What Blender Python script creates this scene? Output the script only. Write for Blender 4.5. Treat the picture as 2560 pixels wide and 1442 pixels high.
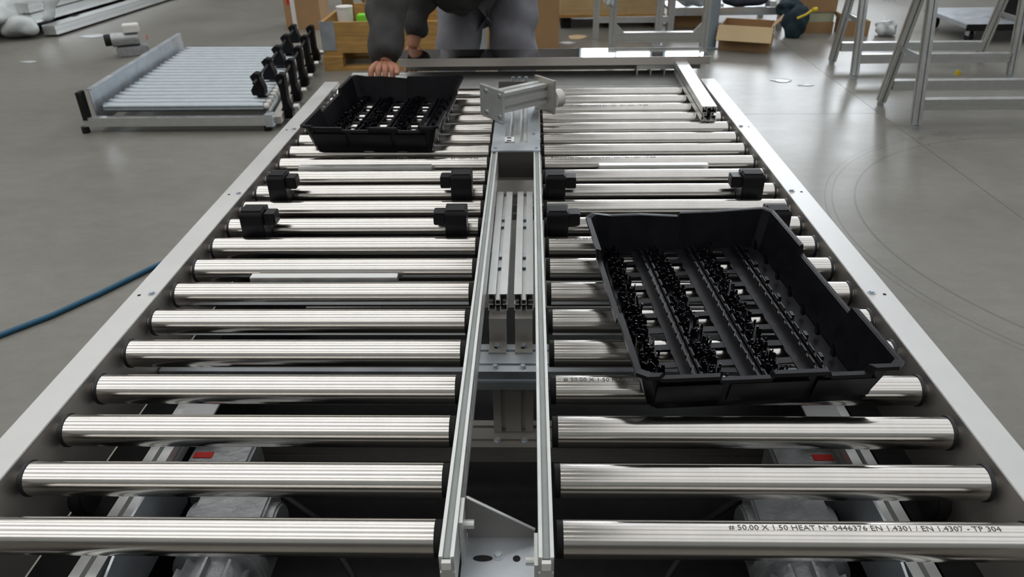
import bpy, bmesh, math, random
from mathutils import Vector, Matrix
random.seed(7)
R = math.radians
SC = bpy.context.scene
COL = SC.collection
for o in list(bpy.data.objects):
    bpy.data.objects.remove(o)

# ------------------------------------------------------------------ camera
Z0 = 0.576                     # height of the roller axes above the floor
def make_camera():
    th, yaw, roll = 0.52743, -0.02894, -0.01602
    c, s = math.cos, math.sin
    f = Vector((s(yaw)*c(th), c(yaw)*c(th), -s(th)))
    r = Vector((c(yaw), -s(yaw), 0)); u = r.cross(f)
    r2 = r*c(roll) + u*s(roll); u2 = -r*s(roll) + u*c(roll)
    cd = bpy.data.cameras.new('camera'); co = bpy.data.objects.new('camera', cd); COL.objects.link(co)
    m = Matrix((r2, u2, -f)).transposed().to_4x4()
    m.translation = Vector((0.02048, -0.67485, Z0 + 0.77395))
    co.matrix_world = m
    cd.sensor_fit = 'HORIZONTAL'; cd.sensor_width = 36; cd.lens = 1850/2560*36
    cd.clip_start = 0.02
    cd.dof.use_dof = True; cd.dof.focus_distance = 1.25; cd.dof.aperture_fstop = 8.0
    SC.camera = co
make_camera()

# ------------------------------------------------------------------ world, exposure
W = bpy.data.worlds.new('world'); SC.world = W; W.use_nodes = True
W.node_tree.nodes['Background'].inputs[0].default_value = (.8, .85, .9, 1)
W.node_tree.nodes['Background'].inputs[1].default_value = .3
vs = SC.view_settings
vs.view_transform = 'Standard'; vs.look = 'None'; vs.gamma = 1; vs.use_curve_mapping = False
vs.exposure = 0.0
SC.cycles.use_light_tree = False; SC.cycles.max_bounces = 4; SC.cycles.diffuse_bounces = 2; SC.cycles.glossy_bounces = 3; SC.cycles.transmission_bounces = 2
SC.cycles.transparent_max_bounces = 4; SC.cycles.caustics_reflective = False; SC.cycles.caustics_refractive = False
LAMP = 4.6      # tube brightness
DAY = 15.0        # daylight behind the windows
ROOF = 0.95       # daylight through the cloudy roof lights

# ------------------------------------------------------------------ materials
def mat(name, col, rough=.5, metal=0., var=0., scale=8., bump=0., bscale=60., stretch=(1,1,1), rvar=0., spec=.5, trans=0., alpha=1.):
    m = bpy.data.materials.new(name); m.use_nodes = True
    nt = m.node_tree; b = nt.nodes['Principled BSDF']
    b.inputs['Base Color'].default_value = (*col, 1); b.inputs['Roughness'].default_value = rough
    b.inputs['Metallic'].default_value = metal; b.inputs['Specular IOR Level'].default_value = spec
    if trans: b.inputs['Transmission Weight'].default_value = trans
    if alpha < 1: b.inputs['Alpha'].default_value = alpha
    if var or bump or rvar:
        tc = nt.nodes.new('ShaderNodeTexCoord'); mp = nt.nodes.new('ShaderNodeMapping')
        mp.inputs['Scale'].default_value = stretch
        nt.links.new(tc.outputs['Object'], mp.inputs['Vector'])
        n = nt.nodes.new('ShaderNodeTexNoise'); n.inputs['Scale'].default_value = scale; n.inputs['Detail'].default_value = 5
        nt.links.new(mp.outputs['Vector'], n.inputs['Vector'])
        if var:
            cr = nt.nodes.new('ShaderNodeValToRGB'); e = cr.color_ramp.elements
            e[0].position = .3; e[1].position = .7
            e[0].color = (*[max(0, c*(1-var)) for c in col], 1); e[1].color = (*[min(1, c*(1+var)) for c in col], 1)
            nt.links.new(n.outputs['Fac'], cr.inputs['Fac']); nt.links.new(cr.outputs['Color'], b.inputs['Base Color'])
        if rvar:
            mr = nt.nodes.new('ShaderNodeMapRange'); mr.inputs['From Min'].default_value = .3; mr.inputs['From Max'].default_value = .7
            mr.inputs['To Min'].default_value = max(.02, rough-rvar); mr.inputs['To Max'].default_value = rough+rvar
            nt.links.new(n.outputs['Fac'], mr.inputs['Value']); nt.links.new(mr.outputs['Result'], b.inputs['Roughness'])
        if bump:
            n2 = nt.nodes.new('ShaderNodeTexNoise'); n2.inputs['Scale'].default_value = bscale; n2.inputs['Detail'].default_value = 3
            nt.links.new(mp.outputs['Vector'], n2.inputs['Vector'])
            bp = nt.nodes.new('ShaderNodeBump'); bp.inputs['Strength'].default_value = bump; bp.inputs['Distance'].default_value = .01
            nt.links.new(n2.outputs['Fac'], bp.inputs['Height']); nt.links.new(bp.outputs['Normal'], b.inputs['Normal'])
    return m
def emit(name, col, k):
    m = bpy.data.materials.new(name); m.use_nodes = True; b = m.node_tree.nodes['Principled BSDF']
    b.inputs['Base Color'].default_value = (*col, 1)
    b.inputs['Emission Color'].default_value = (*col, 1); b.inputs['Emission Strength'].default_value = k
    return m
M = {}
M['alu'] = mat('anodised_aluminium', (.66, .67, .66), .38, .9, .05, 30, rvar=.06)
M['alu_rail'] = mat('satin_aluminium_sheet', (.64, .64, .63), .43, .8, .05, 9, rvar=.05)
M['roller'] = mat('turned_stainless_tube', (.66, .635, .60), .18, 1., .04, 25, stretch=(1, .02, .02))
M['plate'] = mat('stainless_side_plate', (.58, .54, .50), .46, .8, .06, 6, rvar=.05)
M['mirror_steel'] = mat('polished_stainless_sheet', (.60, .58, .55), .02, 1., .04, 5)
M['zinc'] = mat('zinc_plated_steel', (.58, .62, .66), .40, .85, .12, 14, rvar=.06)
M['galv'] = mat('galvanised_tube', (.36, .40, .425), .34, .95, .08, 14, rvar=.05)
M['alu_light'] = mat('pale_anodised_aluminium', (.72, .735, .715), .36, .55, .04, 30, rvar=.05)
M['mid_steel'] = mat('mid_grey_steel', (.42, .40, .37), .48, .7, .08, 8)  # mid-grey steel for centre post, lower cross member and angle brackets
M['groove'] = mat('grey_groove_strip', (.30, .33, .315), .6, 0, .08, 20)
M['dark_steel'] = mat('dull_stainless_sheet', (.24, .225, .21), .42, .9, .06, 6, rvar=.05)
M['cast'] = mat('cast_aluminium', (.42, .43, .44), .45, .7, .15, 40, bump=.15, bscale=120)
M['black'] = mat('black_plastic', (.006, .006, .008), .36, 0, .2, 30, rvar=.06, spec=.22)
M['blackmatte'] = mat('black_rubber', (.012, .012, .012), .6, 0, .2, 40, spec=.25)
M['blackgloss'] = mat('glossy_black_plastic', (.005, .005, .007), .20, 0, .2, 30, rvar=.05, spec=.4)
M['seal'] = mat('dark_seal_ring', (.010, .011, .016), .45)
M['ink'] = mat('grey_ink', (.10, .09, .08), .6)
M['darkhole'] = mat('drilled_hole', (.012, .012, .012), .8)
M['wood'] = mat('pine_boards', (.46, .265, .08), .65, 0, .22, 7, bump=.08, bscale=30, stretch=(1, 8, 8))
M['woodlight'] = mat('pale_timber', (.62, .46, .25), .65, 0, .15, 7, stretch=(1, 8, 8))
M['ply'] = mat('plywood', (.56, .40, .20), .65, 0, .12, 6, stretch=(1, 5, 5))
M['card'] = mat('corrugated_cardboard', (.40, .24, .115), .8, 0, .08, 5)
M['cardlight'] = mat('cardboard_inner_flap', (.62, .46, .26), .8, 0, .05, 5)
M['white'] = mat('white_paper', (.80, .80, .80), .6, 0, .05, 6)
M['whiteplastic'] = mat('white_plastic', (.82, .81, .78), .4)
M['red'] = mat('red_print', (.62, .025, .015), .45)
M['green'] = mat('lime_green_plastic', (.22, .72, .05), .45)
M['yellow'] = mat('yellow_plastic', (.80, .58, .03), .45)
M['tealbag'] = mat('dark_teal_fabric', (.012, .032, .045), .8, 0, .25, 12, bump=.2, bscale=30)
M['navy'] = mat('navy_fabric', (.008, .010, .020), .8, 0, .3, 14)
M['hose'] = mat('blue_rubber_hose', (.016, .105, .19), .45)
M['film'] = mat('cloudy_plastic_film', (.66, .70, .70), .22, 0, .12, 14, bump=.4, bscale=22, alpha=.86)
M['greenpaper'] = mat('pale_green_board', (.45, .47, .33), .8, 0, .08, 8)
M['column'] = mat('blue_grey_painted_steel', (.28, .34, .38), .5, 0, .05, 5)
M['trousers'] = mat('grey_work_trousers', (.27, .27, .30), .9, 0, .12, 14, bump=.25, bscale=26)
M['sweater'] = mat('charcoal_knit', (.060, .058, .057), .95, 0, .2, 20, bump=.3, bscale=30)
M['skin'] = mat('skin', (.52, .24, .15), .5, 0, .08, 12)
M['hair'] = mat('dark_hair', (.02, .014, .01), .6)
M['boot'] = mat('black_boot', (.015, .014, .014), .5)
M['wall'] = mat('painted_wall', (.42, .43, .42), .8, 0, .04, 1)
M['wallfar'] = mat('dark_panel_wall', (.13, .125, .12), .8, 0, .1, 1)
M['ceiling'] = mat('light_sheet_ceiling', (.62, .63, .62), .7, 0, .05, 1)
M['lamp'] = emit('lit_tube', (1, .985, .95), LAMP)
M['daylight'] = emit('daylight_pane', (.90, .95, 1), DAY)

M['rooflight'] = emit('cloudy_rooflight', (.97, .98, 1), ROOF)

def floor_material():
    m = bpy.data.materials.new('power_floated_concrete'); m.use_nodes = True
    nt = m.node_tree; b = nt.nodes['Principled BSDF']; N = nt.nodes.new; L = nt.links.new
    g = N('ShaderNodeNewGeometry')
    def noise(sc, det, st=(1, 1, 1)):
        mp = N('ShaderNodeMapping'); mp.inputs['Scale'].default_value = st; L(g.outputs['Position'], mp.inputs['Vector'])
        n = N('ShaderNodeTexNoise'); n.inputs['Scale'].default_value = sc; n.inputs['Detail'].default_value = det
        n.inputs['Roughness'].default_value = .62
        L(mp.outputs['Vector'], n.inputs['Vector']); return n.outputs['Fac']
    n1 = noise(1.1, 6); n2 = noise(9, 5, (1, 1.7, 1)); n3 = noise(55, 3)
    def math_(op, a, bb):
        x = N('ShaderNodeMath'); x.operation = op
        for i, v in enumerate((a, bb)):
            if isinstance(v, (int, float)): x.inputs[i].default_value = v
            else: L(v, x.inputs[i])
        return x.outputs[0]
    t = math_('ADD', math_('MULTIPLY', n1, .5), math_('ADD', math_('MULTIPLY', n2, .35), math_('MULTIPLY', n3, .15)))
    cr = N('ShaderNodeValToRGB'); e = cr.color_ramp.elements
    e[0].position = .2; e[1].position = .8
    e[0].color = (.135, .127, .107, 1); e[1].color = (.295, .284, .252, 1)
    L(t, cr.inputs['Fac'])
    # tyre scuffs: thin dark arcs with a shape of their own
    col = cr.outputs['Color']
    for (cx, cy, rad, w) in ((2.62, 2.06, 1.20, .006), (2.62, 2.05, 1.30, .004), (2.62, 2.05, 1.33, .003)):
        d = N('ShaderNodeVectorMath'); d.operation = 'SUBTRACT'; L(g.outputs['Position'], d.inputs[0]); d.inputs[1].default_value = (cx, cy, 0)
        ln = N('ShaderNodeVectorMath'); ln.operation = 'LENGTH'; L(d.outputs[0], ln.inputs[0])
        k = math_('ABSOLUTE', math_('SUBTRACT', ln.outputs['Value'], rad), 0)
        k = math_('LESS_THAN', k, math_('MULTIPLY', n2, w*1.6))
        mx = N('ShaderNodeMix'); mx.data_type = 'RGBA'
        L(math_('MULTIPLY', k, .5), mx.inputs[0]); L(col, mx.inputs[6]); mx.inputs[7].default_value = (.05, .05, .048, 1)
        col = mx.outputs[2]
    L(col, b.inputs['Base Color'])
    mr = N('ShaderNodeMapRange'); mr.inputs['From Min'].default_value = .15; mr.inputs['From Max'].default_value = .85
    mr.inputs['To Min'].default_value = .22; mr.inputs['To Max'].default_value = .44
    L(n1, mr.inputs['Value']); L(mr.outputs['Result'], b.inputs['Roughness'])
    b.inputs['Specular IOR Level'].default_value = .55
    bp = N('ShaderNodeBump'); bp.inputs['Strength'].default_value = .06; bp.inputs['Distance'].default_value = .004
    L(n2, bp.inputs['Height']); L(bp.outputs['Normal'], b.inputs['Normal'])
    return m
M['floor'] = floor_material()

# ------------------------------------------------------------------ mesh helpers
class MB:
    def __init__(s): s.v = []; s.f = []; s.t = None
    def add(s, vs, fs, m=None):
        o = len(s.v)
        for p in vs:
            p = Vector(p)
            if m is not None: p = m @ p
            s.v.append(p)
        s.f += [tuple(i+o for i in f) for f in fs]; return s
    def box(s, x0, x1, y0, y1, z0, z1, m=None):
        return s.add([(x0,y0,z0),(x1,y0,z0),(x1,y1,z0),(x0,y1,z0),(x0,y0,z1),(x1,y0,z1),(x1,y1,z1),(x0,y1,z1)],
              [(0,3,2,1),(4,5,6,7),(0,1,5,4),(1,2,6,5),(2,3,7,6),(3,0,4,7)], m)
    def bar(s, a, b, w, h, up=(0,0,1)):
        a, b = Vector(a), Vector(b); d = b-a; L = d.length; y = d.normalized()
        x = y.cross(Vector(up)); x = x.normalized() if x.length > 1e-6 else Vector((1,0,0)); z = x.cross(y)
        m = Matrix((x, y, z)).transposed().to_4x4(); m.translation = a
        return s.box(-w/2, w/2, 0, L, -h/2, h/2, m)
    def cyl(s, a, b, r, n=20, r2=None, caps=True):
        a, b = Vector(a), Vector(b); d = (b-a).normalized(); r2 = r if r2 is None else r2
        q = d.to_track_quat('Z', 'Y'); vs = []
        for k in range(n):
            t = 2*math.pi*k/n; e = q @ Vector((math.cos(t), math.sin(t), 0)); vs += [a+e*r, b+e*r2]
        fs = [(2*k, 2*((k+1) % n), 2*((k+1) % n)+1, 2*k+1) for k in range(n)]
        if caps: fs += [tuple(2*k for k in reversed(range(n))), tuple(2*k+1 for k in range(n))]
        return s.add(vs, fs)
    def tube(s, pts, r, n=10):
        pts = [Vector(p) for p in pts]; vs = []; fs = []
        for i, p in enumerate(pts):
            d = (pts[min(i+1, len(pts)-1)]-pts[max(i-1, 0)]).normalized(); q = d.to_track_quat('Z', 'Y')
            rr = r[i] if isinstance(r, (list, tuple)) else r
            for k in range(n):
                t = 2*math.pi*k/n; vs.append(p + q @ Vector((math.cos(t)*rr, math.sin(t)*rr, 0)))
        for i in range(len(pts)-1):
            for k in range(n): fs.append((i*n+k, i*n+(k+1) % n, (i+1)*n+(k+1) % n, (i+1)*n+k))
        fs += [tuple(reversed(range(n))), tuple((len(pts)-1)*n+k for k in range(n))]
        return s.add(vs, fs)
    def prism(s, poly, lo, hi, axis='y', m=None):
        # poly in the two other axes (x,z for 'y'; y,z for 'x'; x,y for 'z')
        n = len(poly)
        def P(a, b, c): return {'y': (a, c, b), 'x': (c, a, b), 'z': (a, b, c)}[axis]
        vs = [P(a, b, lo) for a, b in poly] + [P(a, b, hi) for a, b in poly]
        fs = [(k, (k+1) % n, (k+1) % n+n, k+n) for k in range(n)] + [tuple(reversed(range(n))), tuple(range(n, 2*n))]
        return s.add(vs, fs, m)
    def build(s, name, material, parent=None, bevel=0, smooth=None, loc=None, rz=0):
        me = bpy.data.meshes.new(name); me.from_pydata([tuple(v) for v in s.v], [], s.f); 
        bm = bmesh.new(); bm.from_mesh(me); bmesh.ops.recalc_face_normals(bm, faces=bm.faces)
        if bevel:
            es = [e for e in bm.edges if len(e.link_faces) == 2 and e.calc_face_angle(0) > .5]
            bmesh.ops.bevel(bm, geom=es, offset=bevel, segments=2, affect='EDGES', clamp_overlap=True)
        bm.to_mesh(me); bm.free()
        if smooth is not None:
            me.polygons.foreach_set('use_smooth', [True]*len(me.polygons)); me.set_sharp_from_angle(angle=R(smooth))
        return link(name, me, material, parent, loc, rz)
def link(name, me, material, parent=None, loc=None, rz=0):
    if material is not None and not me.materials: me.materials.append(M[material] if isinstance(material, str) else material)
    o = bpy.data.objects.new(name, me); COL.objects.link(o)
    if loc is not None: o.location = loc
    if rz: o.rotation_euler = (0, 0, rz)
    if parent is not None: o.parent = parent
    return o
def tag(o, label, cat, group=None):
    o['label'] = label; o['category'] = cat
    if group: o['group'] = group
    return o
def thing(name, label, cat, loc=(0,0,0), rz=0, group=None):
    o = bpy.data.objects.new(name, None); COL.objects.link(o); o.location = loc; o.rotation_euler = (0, 0, rz)
    o.empty_display_size = .05
    return tag(o, label, cat, group)
def struct(o): o['kind'] = 'structure'; return o

def profile_sections(w, h, nx=1, nz=1, t=.0022, slot=.008, dep=.0105):
    # walls of a hollow slotted extrusion as rectangles in its section, cell by cell
    rs = []; cw, ch = w/nx, h/nz
    for i in range(nx):
        for j in range(nz):
            x0, z0 = -w/2+i*cw, -h/2+j*ch; x1, z1 = x0+cw, z0+ch; cx, cz = (x0+x1)/2, (z0+z1)/2; s = slot/2
            for (zz, on) in ((z0, j == 0), (z1-t, j == nz-1)):
                if on: rs += [(x0, cx-s, zz, zz+t), (cx+s, x1, zz, zz+t)]
            for (xx, on) in ((x0, i == 0), (x1-t, i == nx-1)):
                if on: rs += [(xx, xx+t, z0+t, cz-s), (xx, xx+t, cz+s, z1-t)]
            k = dep
            for sx in (-1, 1):
                a = cx+sx*s; a0, a1 = min(a, a+sx*t), max(a, a+sx*t)
                if j == 0: rs.append((a0, a1, z0+t, z0+k))
                if j == nz-1: rs.append((a0, a1, z1-k, z1-t))
                b = cz+sx*s; b0, b1 = min(b, b+sx*t), max(b, b+sx*t)
                if i == 0: rs.append((x0+t, x0+k, b0, b1))
                if i == nx-1: rs.append((x1-k, x1-t, b0, b1))
            rs += [(cx-s-t*.99, cx+s+t*.99, cz-s-t, cz-s), (cx-s-t*.99, cx+s+t*.99, cz+s, cz+s+t),
                   (cx-s-t, cx-s, cz-s, cz+s), (cx+s, cx+s+t, cz-s, cz+s)]
    return rs
def hollow_profile(w, h, L, nx=1, nz=1, **k):
    mb = MB()
    for x0, x1, z0, z1 in profile_sections(w, h, nx, nz, **k): mb.box(x0, x1, 0, L, z0, z1)
    return mb
def slot_poly(w, h, nx=1, nz=1, slot=.008, dep=.007):
    # closed outline of a slotted extrusion
    p = []
    def side(x0, z0, x1, z1, n):
        L = math.hypot(x1-x0, z1-z0); dx, dz = (x1-x0)/L, (z1-z0)/L; ix, iz = -dz, dx
        p.append((x0, z0))
        for i in range(n):
            c = L*(i+.5)/n
            for (u, d) in ((c-slot/2, 0), (c-slot/2, dep), (c+slot/2, dep), (c+slot/2, 0)):
                p.append((x0+dx*u+ix*d, z0+dz*u+iz*d))
    side(-w/2, -h/2, w/2, -h/2, nx); side(w/2, -h/2, w/2, h/2, nz); side(w/2, h/2, -w/2, h/2, nx); side(-w/2, h/2, -w/2, -h/2, nz)
    return p
def slot_bar(a, b, w, h, nx=1, nz=1, up=(0,0,1), slot=.008, dep=.006):
    a, b = Vector(a), Vector(b); d = b-a; y = d.normalized(); x = y.cross(Vector(up)).normalized(); z = x.cross(y)
    m = Matrix((x, y, z)).transposed().to_4x4(); m.translation = a
    return MB().prism(slot_poly(w, h, nx, nz, slot, dep), 0, d.length, 'y', m)
def hexbolt(mb, x, y, z, r=.006, h=.004):
    mb.cyl((x, y, z), (x, y, z+.0012), r*1.5, 16); mb.cyl((x, y, z+.0012), (x, y, z+.0012+h), r, 6); return mb

# ------------------------------------------------------------------ the hall
XL, XR, YN, YF, ZC = -9., 9., -7., 13., 6.2
fl = struct(MB().box(XL, XR, YN, YF, -.12, -.03).build('floor', 'floor'))
for (a, b, c, d) in ((XL, -.5, YN, YF), (-.497, 2.1, YN, 3.7095), (-.497, 2.1, 3.7125, YF), (2.103, XR, YN, YF)):
    MB().box(a, b, c, d, -.03, 0).build('slab', 'floor', fl)
struct(MB().box(XL, XR, YN, YF, ZC, ZC+.1).build('ceiling', 'ceiling'))
struct(MB().box(XL-.1, XL, YN, YF, -.1, ZC).build('wall_left', 'wall'))
struct(MB().box(XR, XR+.1, YN, YF, -.1, ZC).build('wall_right', 'wall'))
struct(MB().box(XL-.1, XR+.1, YN-.1, YN, -.1, ZC).build('wall_near', 'wall'))
struct(MB().box(XL, XR, YN, YN+.03, 0, 2.6).build('reflected_dark_panel_1', 'wallfar'))  # unseen dark panel, added to darken the reflection low on the rollers
struct(MB().box(XL-.1, XR+.1, YF, YF+.1, -.1, ZC).build('wall_far', 'wallfar'))
for k, (x0, x1) in enumerate(((.9, 2.2), (2.4, 3.7), (3.9, 5.0), (5.3, 6.3))):
    z0, z1 = 2.4, 4.1
    w = struct(MB().box(x0, x1, YF-.06, YF-.001, z0, z1).build('window_%d' % (k+1), 'column'))
    for i in range(2):
        for j in range(2):
            a = x0+.05+i*(x1-x0-.05)/2; c = z0+.05+j*(z1-z0-.05)/2
            MB().box(a, a+(x1-x0-.15)/2, YF-.075, YF-.061, c, c+(z1-z0-.15)/2).build('pane', 'daylight', w)
k = 5
for xa, n in ((-8.2, 8), (.7, 8)):
    for y0 in (-6.55, -3.75, -.95, 1.85, 4.65, 7.45, 10.25):
        w = struct(MB().box(xa, xa+n*.94+.05, y0, y0+2.45, ZC-.05, ZC-.001).build('window_%d' % k, 'column')); k += 1
        for i in range(n):
            MB().box(xa+.05+i*.94, xa+.05+i*.94+.90, y0+.04, y0+2.41, ZC-.06, ZC-.051).build('pane', 'rooflight', w)
for k, y in enumerate((-5.2, -2.4, .4, 3.2, 6.0, 8.8, 11.6)):
    t = thing('trunking_lamp', 'long ceiling tube lamp running across the hall, row at %.1f m' % y, 'lamp', (0, y, ZC-.35), group='ceiling lamp rows')
    t['label'] = 'long white tube lamp row hung under the ceiling, %s from the windowed far wall' % ('seventh', 'sixth', 'fifth', 'fourth', 'third', 'second', 'first')[k]
    MB().box(-7.5, .4, -.17, .17, .02, .09).build('housing', 'ceiling', t)
    MB().box(-7.4, .3, -.13, .13, -.02, .02).build('tube', 'lamp', t)
    hb = MB()
    for x in (-7, -4.6, -2.2, .2): hb.cyl((x, 0, .09), (x, 0, .35), .006, 6)
    hb.build('hanger', 'zinc', t)

# ------------------------------------------------------------------ the roller conveyor
P = .105
conv = thing('roller_conveyor', 'two-lane stainless roller conveyor table filling the foreground', 'conveyor')
RR = .025
def roller_tube(x0, x1):
    me = MB().cyl((x0, 0, 0), (x1, 0, 0), RR, 40).build('roller', 'roller', None, smooth=40)
    d = me.data; bpy.data.objects.remove(me); return d
def ring(x0, x1, r, mt, n=32):
    o = MB().cyl((x0, 0, 0), (x1, 0, 0), r, n).build('x', mt, None, smooth=40); d = o.data; bpy.data.objects.remove(o); return d
tubeL, tubeR = roller_tube(-.7067, -.105), roller_tube(.0625, .6577)
capL, capR = ring(-.1049, -.096, .0243, 'blackmatte'), ring(.054, .0624, .0243, 'blackmatte')
sealL, sealR = ring(-.7115, -.7068, .0265, 'seal'), ring(.6578, .6625, .0265, 'seal')
hubL, hubR = ring(-.7228, -.7112, .010, 'plate'), ring(.6622, .6718, .010, 'plate')
def text_mesh(body, size):
    cu = bpy.data.curves.new('t', 'FONT'); cu.body = body; cu.size = size; cu.resolution_u = 2
    o = bpy.data.objects.new('t', cu); COL.objects.link(o); bpy.context.view_layer.update()
    me = bpy.data.meshes.new_from_object(o.evaluated_get(bpy.context.evaluated_depsgraph_get()))
    bpy.data.objects.remove(o); return me
TXT = '# 50.00 X 1.50 HEAT N\u00b0 0446376 EN 1.4301 / EN 1.4307 - TP 304'
tm = text_mesh(TXT, .0115)
TW = max(v.co.x for v in tm.vertices)
def lettering(x, phi, width):
    me = tm.copy()
    for v in me.vertices:
        a = phi - v.co.y/RR; r = RR+.00035
        v.co = (x + v.co.x*width/TW, -math.sin(a)*r, math.cos(a)*r)
    me.materials.append(M['ink']); return me
letters = {(1, 'R'): (.275, .18, .345), (4, 'R'): (.075, .30, .345), (9, 'R'): (.078, .30, .33), (14, 'R'): (.08, .35, .3), (14, 'L'): (-.40, .42, .27), (19, 'R'): (.10, .55, .33)}
for i in range(1, 22):
    y = (i-1)*P
    for s, tb, cp, se, hu in (('L', tubeL, capL, sealL, hubL), ('R', tubeR, capR, sealR, hubR)):
        r = link('roller', tb, None, conv, (0, y, Z0)); r.rotation_euler = (0, 0, 0)
        link('end_cap', cp, None, r); link('seal_ring', se, None, r); link('axle_hub', hu, None, r)
        if (i, s) in letters:
            x, ph, wd = letters[(i, s)]
            o = link('lettering', lettering(x, ph, wd), None, r)
# side rails: an upright plate with an outward flange on top, bent from one sheet
for s, xi, xo in ((-1, -.7235, -.778), (1, .6725, .727)):
    y0, y1 = -.34, 2.20; zt = Z0+.030; t = .004
    a, b = min(xi, xo), max(xi, xo)
    pl = (xi-t, xi) if s < 0 else (xi, xi+t)
    rail = MB().box(pl[0], pl[1], y0, y1, Z0-.13, zt-t).build('side_plate', 'plate', conv)
    MB().box(a, b, y0, y1, zt-t, zt).build('rail_flange', 'alu_rail', rail, bevel=.0012)
    xe = xo + t if s < 0 else xo - t
    MB().box(min(xo, xe), max(xo, xe), y0, y1, zt-.03, zt-t).build('flange_lip', 'alu_rail', rail)
    for yb in (.585, 1.095, 1.62):
        xb = xi + s*.014
        hexbolt(MB(), xb, yb, zt, .0055, .003).build('bolt', 'zinc', rail)
        MB().cyl((xi+s*.036, yb-.008, zt), (xi+s*.036, yb-.008, zt+.0004), .0035, 12).build('drilled_hole', 'darkhole', rail)
# legs and feet
for x in (-.70, .65):
    for y in (-.1, 1.0, 2.0):
        lg = slot_bar((x, y, .03), (x, y, Z0-.13), .04, .04, up=(0, 1, 0)).build('leg', 'alu', conv)
        MB().cyl((x, y, .0), (x, y, .03), .03, 16, .02).build('foot', 'blackmatte', lg)
# guide rails between the lanes
for x in (-.0785, .0385):
    top = Z0+.070
    poly = [(-.009, -.062), (.009, -.062), (.009, -.046), (.0065, -.046), (.0065, -.042), (.009, -.042), (.009, -.028), (.0065, -.028), (.0065, -.024), (.009, -.024), (.009, 0), (.0045, 0), (.0045, -.010), (-.0045, -.010), (-.0045, 0), (-.009, 0), (-.009, -.024), (-.0065, -.024), (-.0065, -.028), (-.009, -.028), (-.009, -.042), (-.0065, -.042), (-.0065, -.046), (-.009, -.046)]
    sl = (-.0105, .0085)[x > 0]*0
    MB().prism([(x+a, top+b) for a, b in poly], -.088, 1.30).build('guide_rail', 'alu_light', conv)
    MB().box(x-.0043, x+.0043, -.087, 1.281, top-.0099, top-.003).build('groove_strip', 'groove', conv)
    c = MB().box(x-.0055, x+.0055, -.094, -.0885, top-.016, top-.004); c.build('rail_end_plug', 'whiteplastic', conv)
# the pair of slotted extrusions lying between the guide rails
for x in (-.047, .0065):
    o = hollow_profile(.040, .040, .537).build('centre_extrusion', 'alu', conv, loc=(x, .631, Z0-.020))
    for yy in (.13, .18, .34, .38):
        MB().box(-.0038, .0038, yy, yy+.02, .0098, .0115).build('slot_nut', 'zinc', o)
    # angle bracket under the near end
    b = MB().box(x-.018, x+.018, .60, .604, Z0-.098, Z0-.0405).box(x-.018, x+.018, .604, .66, Z0-.0445, Z0-.0405).box(x-.018, x+.018, .56, .604, Z0-.1, Z0-.096)
    br = b.build('angle_bracket', 'mid_steel', conv)
    hexbolt(MB(), x, .58, Z0-.096, .006, .005).build('bolt', 'zinc', br)
# cross members under the rollers
def cross(y0, y1, zt, h, mt='alu', nx=2):
    return slot_bar((-.72, (y0+y1)/2, zt-h/2), (.67, (y0+y1)/2, zt-h/2), y1-y0, h, nx, 1, up=(0, 0, 1)).build('cross_member', mt, conv)
c1 = cross(.50, .595, Z0-.10, .045, 'zinc')
for x in (-.05, .005):
    for yy in (.515, .575): hexbolt(MB(), x, yy, Z0-.10, .005, .004).build('bolt', 'zinc', c1)
c2 = cross(.462, .545, Z0-.262, .04, 'mid_steel', 2)
for x in (-.048, .008): hexbolt(MB(), x, .482, Z0-.262, .005, .004).build('bolt', 'zinc', c2)
cross(1.30, 1.39, Z0-.10, .045)
cross(1.85, 1.94, Z0-.10, .045)
slot_bar((-.015, .523, Z0-.261), (-.015, .523, Z0-.146), .082, .03, 2, 1, up=(0, 1, 0), slot=.009, dep=.010).build('centre_post', 'mid_steel', conv)
MB().box(-.72, .67, -.45, 1.25, Z0-.42, Z0-.415).build('shade_sheet', 'blackmatte', conv)  # added black sheet, stands in for the deep shade under the rollers
# closing cross member at the far end and its packing channel
slot_bar((-.722, 2.315, Z0-.022), (.671, 2.315, Z0-.022), .26, .05, 3, 1).build('end_cross_member', 'alu_light', conv)
pc = MB().box(.45, .60, 2.36, 2.44, Z0+.028, Z0+.044)
pc.box(.45, .455, 2.36, 2.44, Z0+.004, Z0+.028).box(.505, .51, 2.36, 2.44, Z0+.004, Z0+.028).box(.56, .565, 2.36, 2.44, Z0+.004, Z0+.028)
pc.build('packing_channel', 'alu_light', conv)
# long slotted bars and gear motors under the near end
for x in (-.617, .573):
    slot_bar((x, -.30, Z0-.12), (x, .46, Z0-.12), .04, .04, dep=.012).build('under_bar', 'alu_light', conv)
    s = -1 if x < 0 else 1
    g = MB().prism([(-.16, -.19), (.22, -.19), (.26, -.14), (.20, -.075), (.06, -.075), (-.10, -.12)], 0, .004, 'x').build('gusset_plate', 'zinc', conv, loc=(x-s*.035, .02, Z0))
    MB().box(x-.03-.03*s, x+.03-.03*s, .33, .40, Z0-.098, Z0-.094).build('terminal_cover', 'white', conv)
    xa, xb = sorted((x+s*.105, x+s*.045))
    MB().box(xa, xb, -.335, 1.25, Z0-.40, Z0-.132).build('shade_filler', 'blackmatte', conv)  # added black filler, darkens the space below the rail like shade
    # toothed belt wheel at the rail
    w = MB()
    w.cyl((x+s*.055, .157, Z0-.09), (x+s*.08, .157, Z0-.09), .026, 24).cyl((x+s*.06, .157, Z0-.09), (x+s*.075, .157, Z0-.09), .030, 20)
    w.build('belt_wheel', 'blackmatte', conv, smooth=30)
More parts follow.
